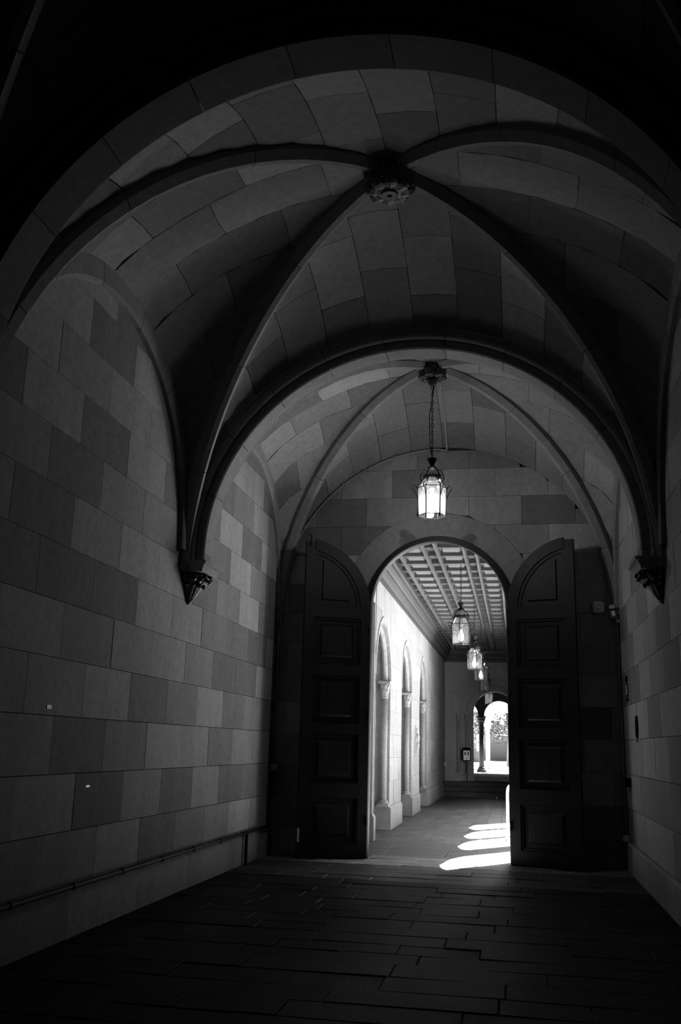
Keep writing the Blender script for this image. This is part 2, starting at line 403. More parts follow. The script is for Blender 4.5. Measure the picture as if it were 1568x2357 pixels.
def shell(bay):
    mb = MB()
    for surf, sp in ((surf_side, HW), (surf_end, bay[1])):
        for s in (-1, 1):
            n, m = 24, 8; v = []; f = []
            for i in range(n+1):
                for k in range(m+1):
                    P = surf(bay, s, pi*i/n, k/m); v.append(P+(P-Vector((XC, bay[0], ZS-0.3))).normalized()*0.05)
            for i in range(n):
                for k in range(m): e = i*(m+1)+k; f.append((e, e+1, e+m+2, e+m+1))
            mb.add(v, f)
    return mb
RIBP = [(-0.09, 0.05), (-0.09, -0.01), (-0.03, -0.075), (0.03, -0.075), (0.09, -0.01), (0.09, 0.05)]
def diag(parent, bay, sx, sy, n=4):
    yc, hy = bay
    def P(a): return Vector((XC+sx*HW*math.cos(a), yc+sy*hy*math.cos(a), zdiag(math.cos(a))))
    side = Vector((-sy*hy, sx*HW, 0)).normalized()
    e0, e1 = 0.0, pi/2-0.05
    for i in range(n):
        a0 = e0+(e1-e0)*i/n+0.0012; a1 = e0+(e1-e0)*(i+1)/n-0.0012; fr = []
        for q in range(6):
            a = a0+(a1-a0)*q/5; T = (P(a+0.01)-P(a-0.01)).normalized(); N = T.cross(side)
            if N.z < 0: N = -N
            fr.append((P(a), side, N))
        MB().sweep(RIBP, fr).build('rib_stone', MRIB, parent)
def wallrib(parent, bay, s, n=7):
    yc, hy = bay; x0, x1 = XC+s*HW, XC+s*(HW-0.06)
    for i in range(n):
        a0 = pi*i/n+0.002; a1 = pi*(i+1)/n-0.002; fr = []
        for q in range(6):
            a = a0+(a1-a0)*q/5
            fr.append((Vector((0, yc, ZS)), Vector((0, hy*math.cos(a), 2.0*math.sin(a))), Vector((1, 0, 0))))
        MB().sweep([(1.03, x0), (1.03, x1), (0.945, x1), (0.93, x0+(x1-x0)*0.75), (0.93, x0)], fr).build('wall_rib_stone', MRIB, parent)
def half_arch_profile(w):
    h = w/2   # (offset from centre plane, radius)
    L = [(-h-0.0, 2.62), (-h, 2.425), (-h+0.015, 2.415), (-h+0.02, 2.40)]
    for k in range(7):
        a = pi*0.95*k/6; L.append((-h+0.045-0.045*math.cos(a-0.4), 2.365-0.042*math.sin(a-0.4)+0.01))
    L += [(-h+0.085, 2.335), (-h+0.10, 2.30), (-h+0.105, 2.262), (-h+0.125, 2.25)]
    return L+[(-a, b) for a, b in reversed(L)]
def trans(parent, y0, y1, mat, n=11):
    yc, w = (y0+y1)/2, y1-y0; prof = half_arch_profile(w)
    segs = [(pi*i/n, pi*(i+1)/n) for i in range(n)]
    for (a0, a1) in segs:
        fr = []
        for q in range(7):
            a = a0+0.0015+(a1-a0-0.003)*q/6
            fr.append((Vector((XC, yc, ZS)), Vector((0, 1, 0)), Vector((math.cos(a), 0, math.sin(a)))))
        MB().sweep(prof, fr).build('arch_stone', mat, parent)
    for s in (-1, 1):     # short stilt down to the corbel
        fr = [(Vector((XC, yc, z)), Vector((0, 1, 0)), Vector((s, 0, 0))) for z in (3.36, ZS-0.002)]
        MB().sweep(prof, fr).build('arch_stone', mat, parent)
CLAB = ['groined stone vault over the middle bay with the pale-disc boss', 'groined stone vault over the far bay above the lit lantern', 'dark groined stone vault overhead nearest the viewer']
for bi, bay in enumerate(BAYS):
    cl = fin('ceiling', shell(bay), MMORT, CLAB[bi], 'vault', kind='structure')
    ylo = 3.0 if bi == 2 else -99
    for s in (-1, 1):
        cell(cl, bay, s, surf_side, HW, 13, 0.88, ylo)
        if bi != 2 or s == 1: cell(cl, bay, s, surf_end, bay[1], 16, 0.82, ylo)
        if bi != 2: wallrib(cl, bay, s)
        for sy in (-1, 1):
            if bi != 2 or sy == 1: diag(cl, bay, s, sy)
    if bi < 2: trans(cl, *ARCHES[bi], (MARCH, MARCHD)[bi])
    ylo = -99
fin('roof', MB().box(XL-0.6, XR+0.6, -1.6, 14.0, 7.0, 7.3), MMORT, 'flat roof over the stone vaults', 'roof', kind='structure')

# ------------------------------------------------------------------ door frame and open leaves
df = thing('door_frame', 'dark timber arch frame lining the open doorway', 'door frame', (DC, 13.55, 0), kind='structure')
FP = [(13.50, 0), (13.50, 0.075), (13.53, 0.09), (13.62, 0.09), (13.62, 0.05), (13.75, 0.05), (13.75, 0)]   # (y, inward)
for i in range(5):
    a0, a1 = pi*i/5+0.001, pi*(i+1)/5-0.001
    fr = [(Vector((DC, 0, DZS)), Vector((0, 1, 0)), Vector((-math.cos(a), 0, -math.sin(a)))) for a in [a0+(a1-a0)*q/8 for q in range(9)]]
    MB().sweep([(y, -(1.055-b)) for y, b in FP], fr).build('arch_rail', MWOOD, df)
for s in (-1, 1):
    fr = [(Vector((DC+s*1.055, 0, z)), Vector((0, 1, 0)), Vector((-s, 0, 0))) for z in (0.0, DZS)]
    MB().sweep(FP, fr).build('frame_post', MWOOD, df)
def leaf(name, label, hinge, free, bolt):
    H, Fv = Vector((hinge[0], hinge[1], 0)), Vector((free[0], free[1], 0))
    ax = (Fv-H); wd = 0.985; ax.normalize(); nrm = Vector((ax.y, -ax.x, 0))
    if nrm.y > 0: nrm = -nrm       # towards the viewer
    root = thing(name, label, 'door', (H.x, H.y, 0), kind='structure')
    def pt(u, z, d): return H+ax*u+nrm*d+Vector((0, 0, z))
    def bx(nm, u0, u1, z0, z1, d0, d1, ch=0.0):
        c = ch; v = [pt(u0,z0,d0),pt(u1,z0,d0),pt(u1,z1,d0),pt(u0,z1,d0),pt(u0+c,z0+c,d1),pt(u1-c,z0+c,d1),pt(u1-c,z1-c,d1),pt(u0+c,z1-c,d1)]
        return MB().add(v, [(0,3,2,1),(4,5,6,7),(0,1,5,4),(1,2,6,5),(2,3,7,6),(3,0,4,7)]).build(nm, MWOOD, root)
    SW = 0.145
    bx('stile', 0, SW, 0.02, 3.42, -0.03, 0.03)                       # hinge stile
    bx('stile', wd-SW, wd, 0.02, 4.36, -0.03, 0.03)                   # meeting stile
    rails = [(0.02, 0.20), (0.79, 0.99), (1.64, 1.79), (2.45, 2.61), (3.27, 3.42)]
    for a, b in rails: bx('rail', SW, wd-SW, a, b, -0.03, 0.03)
    ru = wd                                                          # quarter arch: centre at the meeting edge, z 3.42
    def arcpiece(nm, ro, ri, d0, d1, a0=0.0, a1=pi/2, n=12):
        v = []; f = []
        for q in range(n+1):
            a = a0+(a1-a0)*q/n; c, s_ = math.cos(a), math.sin(a)
            for r, d in ((ro, d0), (ro, d1), (ri, d1), (ri, d0)):
                u_ = wd-r*c; u_ = min(u_, wd); v.append(pt(u_, 3.42+r*s_, d))
        for q in range(n):
            for k in range(4): f.append((q*4+k, q*4+(k+1) % 4, q*4+4+(k+1) % 4, q*4+4+k))
        f += [(0, 1, 2, 3), tuple(n*4+k for k in (3, 2, 1, 0))]
        return MB().add(v, f).build(nm, MWOOD, root)
    arcpiece('arch_rail', ru, ru-0.155, -0.03, 0.03, 0, 0.72)
    arcpiece('arch_rail', ru, ru-0.155, -0.03, 0.03, 0.724, pi/2-0.14)
    arcpiece('moulding', ru-0.155, ru-0.20, -0.03, 0.008, 0, pi/2-0.17)
    for a, b in zip(rails[:-1], rails[1:]):
        z0, z1 = a[1], b[0]
        p = bx('panel', SW, wd-SW, z0, z1, -0.03, -0.012)
        fld = [pt(SW+.13, z0+.12, 0.012), pt(wd-SW-.13, z0+.12, 0.012), pt(wd-SW-.13, z1-.12, 0.012), pt(SW+.13, z1-.12, 0.012)]
        base = [pt(SW+.10, z0+.09, -0.012), pt(wd-SW-.10, z0+.09, -0.012), pt(wd-SW-.10, z1-.09, -0.012), pt(SW+.10, z1-.09, -0.012)]
        MB().add(base+fld, [(4,5,6,7),(0,1,5,4),(1,2,6,5),(2,3,7,6),(3,0,4,7)]).build('raised_field', MWOOD, root)
        for (u0, u1, za, zb) in ((SW, SW+.035, z0, z1), (wd-SW-.035, wd-SW, z0, z1), (SW, wd-SW, z0, z0+.035), (SW, wd-SW, z1-.035, z1)):
            bx('moulding', u0, u1, za, zb, -0.012, 0.012, 0.006)
    # quarter-round top panel with raised field
    def quarter(nm, r, u1, zb, d0, d1, sh):
        n = 12; v = []; outl = [(u1, zb)]
        for q in range(n+1):
            a = q/n*pi/2; u = wd-r*math.cos(a); z = 3.42+r*math.sin(a); outl.append((min(u, u1), max(z, zb)))
        cu = sum(o[0] for o in outl)/len(outl); cz = sum(o[1] for o in outl)/len(outl)
        v = [pt(a, b, d0) for a, b in outl]+[pt(a+(cu-a)*sh, b+(cz-b)*sh, d1) for a, b in outl]; k = len(outl)
        f = [tuple(range(k, 2*k))]+[(i, (i+1) % k, k+(i+1) % k, k+i) for i in range(k)]
        return MB().add(v, f).build(nm, MWOOD, root)
    quarter('panel', ru-0.15, wd-SW, 3.42, -0.03, -0.012, 0.0)
    quarter('raised_field', ru-0.30, wd-SW-0.11, 3.52, -0.012, 0.012, 0.06)
    bx('moulding', wd-SW-.035, wd-SW, 3.42, 4.2, -0.012, 0.012, 0.006)
    bx('moulding', SW*0.4, wd-SW, 3.42, 3.455, -0.012, 0.012, 0.006)
    for z in (0.5, 1.9, 3.1): MB().tube([pt(0.012, z-.06, 0.036), pt(0.012, z+.06, 0.036)], 0.014, 8).build('hinge', MIRON, root)
    if bolt:
        MB().tube([pt(wd-.06, 4.3, 0.04), pt(wd-.06, 4.455, 0.04), pt(wd-.015, 4.46, 0.04), pt(wd-.015, 4.43, 0.04)], 0.009, 6).build('bolt', MIRON, root)
        bx('edge_plate', wd-.03, wd+.002, 0.22, 0.40, 0.03, 0.034).data.materials[0] = MGREY
    else:
        MB().lathe([(0.02, 0), (0.025, 0.015), (0.012, 0.03)], tuple(pt(wd-0.07, 1.15, 0.03)), 8).build('knob', MIRON, root)
    return root
leaf('door_1', 'left dark panelled oak door leaf with quarter-round top, folded open', (-2.045, 13.48), (-2.945, 13.04), True)
leaf('door_2', 'right dark panelled oak door leaf with quarter-round top, folded open', (-0.075, 13.48), (0.865, 13.12), False)

# ------------------------------------------------------------------ cloister walk beyond the door
CX0, CX1, CYE = -2.33, 0.25, 32.7
cf = fin('floor', MB().box(-3.1, 0.40, 15.99, 31.6, -0.3, -0.014), MMORT, 'square stone tiles of the cloister walk', 'floor', kind='structure')
tw = 0.285; ncol = 9; y = 16.0
while y < 24.6:
    for i in range(-2, ncol+1):
        a = CX0+tw*i; off = 0.29 if i % 2 else 0.0
        MB().bev(a+.0035, min(a+tw, 0.40)-.0035, y+off+.004 if y+off > 16 else y+.004, y+off+0.58-.004, -0.04, random.uniform(-.002, .002), 0.004).build('floor_tile', MTILE, cf)
        if off and y == 16.0: MB().bev(a+.0035, min(a+tw, 0.40)-.0035, 16.004, 16.286, -0.04, 0, 0.004).build('floor_tile', MTILE, cf)
    y += 0.58
mb = MB()
while y < 31.5:
    for i in range(-2, ncol+1):
        a = CX0+tw*i; off = 0.29 if i % 2 else 0.0
        mb.box(a+.0035, min(a+tw, 0.40)-.0035, y+off+.004, min(31.6, y+off+0.58-.004), -0.04, random.uniform(-.002, .002))
    y += 0.58
o = mb.build('far_floor_tiles', MTILE, cf); o['kind'] = 'stuff'
# left wall with three deep round-headed recesses
OC = [17.15+3.85*k for k in range(3)]; OR_, OZ = 1.0, 2.70
J = ashlar(None, lambda u, z, d: (CX0-0.045+d, u, z), 16.10, CYE+0.3, [-0.05, 5.0], 40, (0,), MMORT, holes=[(c, OR_+0.01, OZ) for c in OC], depth=0.5, gap=0, join=True)
J.box(-3.4, -2.9, 13.85, CYE, -0.05, 5.0); J.box(-3.0, -2.36, 15.98, 16.13, -0.05, 5.0)
J.box(-3.2, -2.33, 13.9, 16.0, 3.9, 5.0)
cw = fin('wall_left', J, MCL, 'pale cloister wall with three round-headed recesses', 'wall', kind='structure')
zc = [0.42+0.4335*i for i in range(10)]; zc[-1] = 4.36
ashlar(cw, lambda u, z, d: (CX0+d, u, z), 16.10, CYE, zc, 1.28, (16.2, 16.84), MCL, holes=[(c, OR_, OZ) for c in OC], depth=0.04, gap=0.004, name='stone')
for y0, y1 in ((15.95, 16.15), (OC[0]+1, OC[1]-1), (OC[1]+1, OC[2]-1), (OC[2]+1, 31.55)):
    y = y0
    while y < y1-0.05:
        y2 = min(y1, y+1.3)
        if y1-y2 < 0.4: y2 = y1
        p = [(-2.9, 0), (CX0+0.035, 0), (CX0+0.035, 0.36), (CX0+0.004, 0.415), (-2.9, 0.415)]
        MB().sweep(p, [(Vector((0, y+(.003 if y > y0 else -0.03), 0)), Vector((1, 0, 0)), Vector((0, 0, 1))), (Vector((0, y2-(.003 if y2 < y1 else -0.0), 0)), Vector((1, 0, 0)), Vector((0, 0, 1)))]).build('plinth_stone', MCL, cw)
        y = y2
# reveal courses facing the doorway, one set on each pier, and the first pier's front
for c in OC+[14.98]:
    yf = c+1.0 if c in OC else 15.975
    for i in range(len(zc)-1):
        if zc[i] > (2.65 if c in OC else 4.3): break
        z1 = min(zc[i+1], 2.70) if c in OC else zc[i+1]
        MB().box(-2.9, CX0-0.002, yf-0.012, yf+0.06, zc[i]+.002, z1-.002).build('reveal_stone', MCL, cw)
    if c in OC:
        for j in range(9):        # arch stones of the recess soffit
            a0, a1 = pi*j/9+.002, pi*(j+1)/9-.002
            fr = [(Vector((0, c, OZ)), Vector((0, math.cos(a), math.sin(a))), Vector((1, 0, 0))) for a in [a0+(a1-a0)*q/5 for q in range(6)]]
            MB().sweep([(1.012, -2.9), (1.012, CX0), (0.99, CX0), (0.99, -2.9)], fr).build('arch_stone', MCL, cw)
            MB().sweep([(1.0, CX0-.01), (1.0, CX0+.008), (1.10, CX0+.014), (1.12, CX0-.01)], fr).build('hood_stone', MCL, cw)
            # inner roll moulding carried by the nook shafts
            MB().sweep([(0.93+0.05*math.cos(k*pi/4), -2.43+0.05*math.sin(k*pi/4)) for k in range(8)], fr).build('roll_moulding', MCL, cw)
def carved_cap(mb, r0, r1, h, z, c, n=8, tiers=2):
    # bell of a foliate capital with rows of curling leaves
    mb.lathe([(r0, z), (r0*1.05, z+h*0.3), (r1*0.86, z+h*0.85), (r1*0.9, z+h)], c, 12)
    for t in range(tiers):
        for i in range(n):
            a = 2*pi*(i+0.5*t)/n; zz = z+h*(0.05+0.4*t); L = h*0.5; rr = r0*1.04+(r1-r0)*0.35*t
            ca, sa = math.cos(a), math.sin(a); v = []; f = []
            for k, (o, zf, w) in enumerate(((0, 0, .5), (.10, .45, .62), (.28, .85, .55), (.42, .92, .3), (.40, .74, .12))):
                for q in (-1, 0, 1):
                    R_ = rr+o*r1*0.9+(0.03*r1 if q == 0 else 0); tx = q*w*r1*0.5
                    v.append((c[0]+R_*ca-tx*sa, c[1]+R_*sa+tx*ca, c[2]+zz+L*zf))
            for k in range(4):
                for q in range(2): f.append((k*3+q, k*3+q+1, k*3+q+4, k*3+q+3))
            mb.add(v, f)
    return mb
def column(label, x, y, z0, ztop, r, mat, group=None, base=0.12, cap=0.3, ab=0.05, square=True):
    t = thing('column', label, 'column', (x, y, z0), group)
    MB().box(x-r*1.75, x+r*1.75, y-r*1.75, y+r*1.75, z0, z0+base*0.35).build('plinth', mat, t)
    MB().lathe([(r*1.7, base*.35), (r*1.75, base*.5), (r*1.5, base*.65), (r*1.3, base*.75), (r*1.45, base*.85), (r*1.1, base)], (x, y, z0), 16).build('base', mat, t, True)
    MB().lathe([(r, base), (r*0.93, ztop-z0-cap)], (x, y, z0), 20).build('shaft', mat, t, True)
    MB().lathe([(r*0.95, 0), (r*1.15, .012), (r*1.15, .03), (r*.95, .045)], (x, y, ztop-cap-.02), 16).build('necking', mat, t)
    carved_cap(MB(), r*0.95, r*1.75, cap-ab, ztop-cap, (x, y, 0)).build('capital', mat, t)
    MB().box(x-r*1.85, x+r*1.85, y-r*1.85, y+r*1.85, ztop-ab, ztop-0.0).build('abacus', mat, t)
    return t
for c, w in zip(OC, ('nearest the doorway', 'second from the doorway', 'farthest from the doorway')):
    column('slender stone nook shaft with leafy capital in the left recess '+w, -2.43, c+0.90, 0.415, 2.70, 0.062, MCL, 'nook shafts of the cloister recesses')
# carved relief between second and third recess
t = thing('carved_relief', 'weathered carved figure panel on pier after second cloister recess', 'relief', (CX0, 23.1, 2.0))
mb = MB(); mb.box(CX0, CX0+0.015, 22.75, 23.15, 1.35, 2.0); mb.build('slab', MCLD, t)
mb = MB()
for (yy, zz, rr) in ((22.95, 1.88, .07), (22.95, 1.7, .13), (22.95, 1.52, .12), (22.88, 1.42, .06), (23.03, 1.42, .06), (22.84, 1.68, .05), (23.07, 1.7, .05)):
    mb.lathe([(rr, 0), (rr*.85, .4*rr), (rr*.4, .65*rr), (0.002, .7*rr)], (0, 0, 0), 10)
    for v in mb.v[-40:]: x_, y_, z_ = v; v.x, v.y, v.z = CX0+0.012+z_, yy+x_, zz+y_
mb.build('figure', MCLD, t)
# right arcade, open to the sunlit court
AC = [15.0, 17.45, 19.3, 21.2, 23.1, 25.0]; AW = 0.81
J = ashlar(None, lambda u, z, d: (CX1-d, u, z), 13.85, CYE+0.3, [-0.05, 5.0], 40, (0,), MCL, holes=[(c, AW, (3.75 if c == 15.0 else 3.50)-AW) for c in AC], depth=0.05, gap=0, join=True)
fin('wall_right', J, MCL, 'cloister arcade wall open to the sunlit court', 'wall', kind='structure')
# timber ceiling
cz = 4.78
tc_ = fin('ceiling', MB().box(-3.2, 0.45, 13.9, CYE+0.4, cz+0.10, cz+0.25), MCEIL, 'coffered timber ceiling of the cloister walk', 'ceiling', kind='structure')
BX = [(-2.145, -2.10), (-1.985, -1.92), (-1.53, -1.46), (-1.31, -1.24), (-0.845, -0.775), (-0.645, -0.575), (-0.23, -0.16), (-0.02, 0.04)]
for a, b in BX:
    MB().add([(a,14,cz+.1),(b,14,cz+.1),(b,CYE,cz+.1),(a,CYE,cz+.1),(a,14,cz+.02),(b,14,cz+.02),(b,CYE,cz+.02),(a,CYE,cz+.02),(a+.015,14,cz-.02),(b-.015,14,cz-.02),(b-.015,CYE,cz-.02),(a+.015,CYE,cz-.02)],
             [(0,1,5,4),(1,2,6,5),(2,3,7,6),(3,0,4,7),(4,5,9,8),(5,6,10,9),(6,7,11,10),(7,4,8,11),(8,9,10,11)]).build('beam', MCEIL, tc_)
y = 14.2; k = 0
while y < CYE-0.2:
    for (a, b) in ((-2.10, -1.985), (-1.92, -1.53), (-1.46, -1.31), (-1.24, -0.845), (-0.775, -0.645), (-0.575, -0.23), (-0.16, -0.02)):
        wide = b-a > 0.2
        n_ = MB().box(a, b, y, y+0.05, cz+.01, cz+.1)
        if wide: n_.box(a, b, y+.16, y+.2, cz+.045, cz+.1)
        n_.build('cross_batten', MCEIL, tc_)
        if wide:
            MB().add([(a+.02,y+.24,cz+.1),(b-.02,y+.24,cz+.1),(b-.02,y+.66,cz+.1),(a+.02,y+.66,cz+.1),(a+.06,y+.30,cz+.05),(b-.06,y+.30,cz+.05),(b-.06,y+.60,cz+.05),(a+.06,y+.60,cz+.05)],
                     [(4,5,6,7),(0,1,5,4),(1,2,6,5),(2,3,7,6),(3,0,4,7)]).build('coffer_panel', MCEILP, tc_)
    y += 0.72
CP = [(0, 4.36), (.045, 4.36), (.045, 4.43), (.06, 4.45), (.10, 4.47), (.13, 4.53), (.12, 4.58), (.15, 4.60), (.19, 4.66), (.20, 4.72), (.24, 4.74), (.24, 4.88), (0, 4.88)]
c1 = thing('trim_1', 'dark moulded timber cornice under the cloister ceiling', 'cornice', (CX0, 23, 4.36), kind='structure')
for y0, y1 in ((13.9, 19.9), (19.9, 26.3), (26.3, CYE)):
    MB().sweep([(CX0+a, b) for a, b in CP], [(Vector((0, y0+.001, 0)), Vector((1, 0, 0)), Vector((0, 0, 1))), (Vector((0, y1-.001, 0)), Vector((1, 0, 0)), Vector((0, 0, 1)))]).build('cornice_length', MCORN, c1)
MB().sweep([(CYE-a, b) for a, b in CP], [(Vector((CX0, 0, 0)), Vector((0, 1, 0)), Vector((0, 0, 1))), (Vector((CX1, 0, 0)), Vector((0, 1, 0)), Vector((0, 0, 1)))]).build('cornice_length', MCORN, c1)
# steps up to the far arch
st = thing('stair', 'three dark stone steps at the far end of the cloister walk', 'steps', (-1.04, 31.5, 0), kind='structure')
for i, yy in enumerate((31.5, 31.85, 32.2)):
    for a, b in ((CX0, -1.2), (-1.2, CX1+.15)):
        MB().bev(a+.002, b-.002, yy, 33.0 if i == 2 else 32.9, 0.145*i, 0.145*(i+1), 0.012).build('step', MSTEP, st)
LZ = 0.435
# far wall with stepped round arch
FX, FZ = -0.66, 2.66
orders = [(0.73, 0.20, 0.0), (0.93, 0.22, -0.10), (1.15, 0.33, -0.20)]
J = ashlar(None, lambda u, z, d: (u, CYE-d, z), CX0-0.5, 0.9, [LZ-0.4, 5.0], 40, (0,), MCLD, holes=[(FX, 1.15, FZ)], depth=0.5, gap=0, join=True)
fe = fin('wall_back', J, MCLD, 'shaded far cloister wall with stepped round arch', 'wall', kind='structure')
core = MB()
for (r, w, off) in ((0.73, 0.19, 0.24), (0.93, 0.21, 0.12)):
    core.sweep([(CYE+off+.01, r+w+.03), (CYE+off+.01, r+.012), (CYE+.49, r+.012), (CYE+.49, r+w+.03)], [(Vector((FX, 0, FZ)), Vector((0, 1, 0)), Vector((math.cos(pi*q/24), 0, math.sin(pi*q/24)))) for q in range(25)])
    for i in range(9):
        a0, a1 = pi*i/9+.003, pi*(i+1)/9-.003
        fr = [(Vector((FX, 0, FZ)), Vector((0, 1, 0)), Vector((math.cos(a), 0, math.sin(a)))) for a in [a0+(a1-a0)*q/5 for q in range(6)]]
        MB().sweep([(CYE+off, r+w+.03), (CYE+off, r+.025), (CYE+off+.02, r), (CYE+0.5, r), (CYE+.5, r+w+.03)], fr).build('arch_stone', MCLD, fe)
    for s in (-1, 1):
        x0, x1 = sorted((FX+s*(r+.008), FX+s*(r+w+.03))); core.box(x0, x1, CYE+off+.01, CYE+.49, LZ, FZ)
        for j in range(5):
            z0 = LZ+(FZ-LZ)/5*j; x0, x1 = sorted((FX+s*r, FX+s*(r+w+.03)))
            MB().box(x0, x1, CYE+off, CYE+.5, z0+.003, z0+(FZ-LZ)/5-.003).build('jamb_stone', MCLD, fe)
core.build('order_core', MCLD, fe)
for i in range(9):
    a0, a1 = pi*i/9+.003, pi*(i+1)/9-.003
    fr = [(Vector((FX, 0, FZ)), Vector((0, 1, 0)), Vector((math.cos(a), 0, math.sin(a)))) for a in [a0+(a1-a0)*q/5 for q in range(6)]]
    MB().sweep([(CYE+.01, 1.17), (CYE-.012, 1.165), (CYE-.012, 1.49), (CYE+.01, 1.5)], fr).build('hood_stone', MCLD, fe)
for x, w in ((-1.875, 'outer'), (-1.60, 'inner')):
    column('slim dark %s colonette left of the far stepped arch' % w, x, CYE+(-0.05 if w == 'outer' else 0.06), LZ+.22, FZ, 0.045, MCLD, 'colonettes of the far stepped arch', base=0.09, cap=0.24, ab=0.035)
# toilet sign on a thin pole
t = thing('sign', 'black hooded toilet sign on thin pole before the far arch', 'sign', (-1.585, 32.3, LZ))
sx, sy = -1.585, 32.3
MB().tube([(sx, sy, LZ), (sx, sy, 1.2)], 0.012, 8).build('pole', MBLACK, t)
mb = MB(); n = 8; out = [(-.14, 1.10), (.14, 1.10), (.14, 1.47)]+[(.14*math.cos(pi*k/n), 1.47+.06*math.sin(pi*k/n)) for k in range(1, n)]+[(-.14, 1.47)]
v = [(sx+a, sy-.06, b) for a, b in out]+[(sx+a, sy+.02, b) for a, b in out]; k = len(out)
mb.add(v, [tuple(range(k)), tuple(range(2*k-1, k-1, -1))]+[(i, (i+1) % k, k+(i+1) % k, k+i) for i in range(k)]); mb.build('case', MBLACK, t)
pn = MB().box(sx-.105, sx+.105, sy-.066, sy-.058, 1.125, 1.43).build('panel', MWHITE, t)
def figure(cx, skirt):
    mb = MB(); y0, y1 = sy-.070, sy-.064
    def slab(poly):
        k = len(poly); v = [(cx+a, y0, b) for a, b in poly]+[(cx+a, y1, b) for a, b in poly]
        mb.add(v, [tuple(range(k)), tuple(range(2*k-1, k-1, -1))]+[(i, (i+1) % k, k+(i+1) % k, k+i) for i in range(k)])
    slab([(.012*math.cos(2*pi*i/10), 1.398+.012*math.sin(2*pi*i/10)) for i in range(10)])
    if skirt: slab([(-.014, 1.382), (.014, 1.382), (.034, 1.305), (-.034, 1.305)]); slab([(-.012, 1.305), (-.003, 1.305), (-.003, 1.262), (-.012, 1.262)]); slab([(.003, 1.305), (.012, 1.305), (.012, 1.262), (.003, 1.262)])
    else: slab([(-.024, 1.382), (.024, 1.382), (.024, 1.32), (-.024, 1.32)]); slab([(-.015, 1.32), (-.002, 1.32), (-.002, 1.262), (-.015, 1.262)]); slab([(.002, 1.32), (.015, 1.32), (.015, 1.262), (.002, 1.262)])
    return mb
for cx, sk, nm in ((sx-.05, True, 'woman_pictogram'), (sx+.05, False, 'man_pictogram')): figure(cx, sk).build(nm, MBLACK, pn)
MB().box(sx-.003, sx+.003, sy-.070, sy-.064, 1.25, 1.42).build('divider', MBLACK, pn)
mb = MB().box(sx-.045, sx+.03, sy-.070, sy-.064, 1.178, 1.192); mb.add([(sx+.03, sy-.07, 1.165), (sx+.052, sy-.07, 1.185), (sx+.03, sy-.07, 1.205), (sx+.03, sy-.064, 1.165), (sx+.052, sy-.064, 1.185), (sx+.03, sy-.064, 1.205)], [(0,1,2),(5,4,3),(0,3,4,1),(1,4,5,2),(2,5,3,0)])
mb.build('arrow', MBLACK, pn)

# ------------------------------------------------------------------ beyond the far arch: landing, two open arcades, planting, tree, houses
fin('floor', MB().box(-8, 12, 32.9, 43.4, LZ-.5, LZ), MSTEP, 'stone landing running out beyond the far arch', 'floor', kind='structure')
fin('ceiling', MB().box(CX0-2.0, 3.0, 33.2, 46.9, 4.6, 4.9).box(CX0-2.0, CX0-1.7, 33.2, 45.5, 0, 4.6).box(2.6, 3.0, 33.2, 45.5, 0, 4.6), MSTEP, 'shade roof and sides of the far landing', 'ceiling', kind='structure')
fin('sun_blocker', MB().box(5, 5.4, 28.95, 52, -.1, 19.5), MGROUND, 'tall pale slab added out of view to stop direct sun', 'building', kind='structure')  # added out of view: keeps direct sun off the farther openings
fin('lawn', MB().box(-25, 30, 46.0, 140, LZ-.6, LZ-.03), MGROUND, 'sunlit pale court beyond the arcades', 'ground', kind='structure')
fin('court', MB().box(0.4, 60, -20, 22, -0.4, -0.05), MTURF, 'dark turf of the court outside the cloister arcade', 'ground', kind='structure')
fin('court', MB().box(0.4, 60, 22, 43.4, -0.4, -0.05), MGROUND, 'pale paving of the court before the added slab', 'ground', kind='structure')
fin('sky_blocker', MB().box(18, 30, -30, 75, -0.4, 20), MTURF, 'dark unseen block added across the court to shut out sky', 'building', kind='structure')  # added out of view: keeps low sky light out of the passage
fin('pavement', MB().box(-8, 12, 43.4, 46.0, LZ-.5, LZ-.004), MGROUND, 'sunlit pavement strip before the planted bed', 'pavement', kind='structure')
def arcade(label, y, dep, centres, r, zs, ztop, mat, x0, x1):
    J = ashlar(None, lambda u, z, d: (u, y-d, z), x0, x1, [zs, ztop], 40, (0,), mat, holes=[(c, r, zs) for c in centres], depth=dep, gap=0, join=True)
    return fin('wall_arcade', J, mat, label, 'arcade', kind='structure')
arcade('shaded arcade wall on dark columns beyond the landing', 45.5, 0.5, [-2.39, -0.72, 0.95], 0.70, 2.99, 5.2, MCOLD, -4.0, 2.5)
column('shade-toned stone column with leafy capital carrying the nearer far arcade', -1.555, 45.7, LZ, 2.99, 0.125, MCOLD, base=0.24, cap=0.34)
arcade('bright arcade wall with round arch seen behind the dark column', 56.0, 0.9, [-2.4, -0.72, 0.95], 0.68, 2.95, 6.5, MCL, -6.0, 4.0)
column('bright pale column with leafy capital behind the dark column', -1.56, 56.3, LZ, 2.95, 0.125, MCL, base=0.24, cap=0.32)
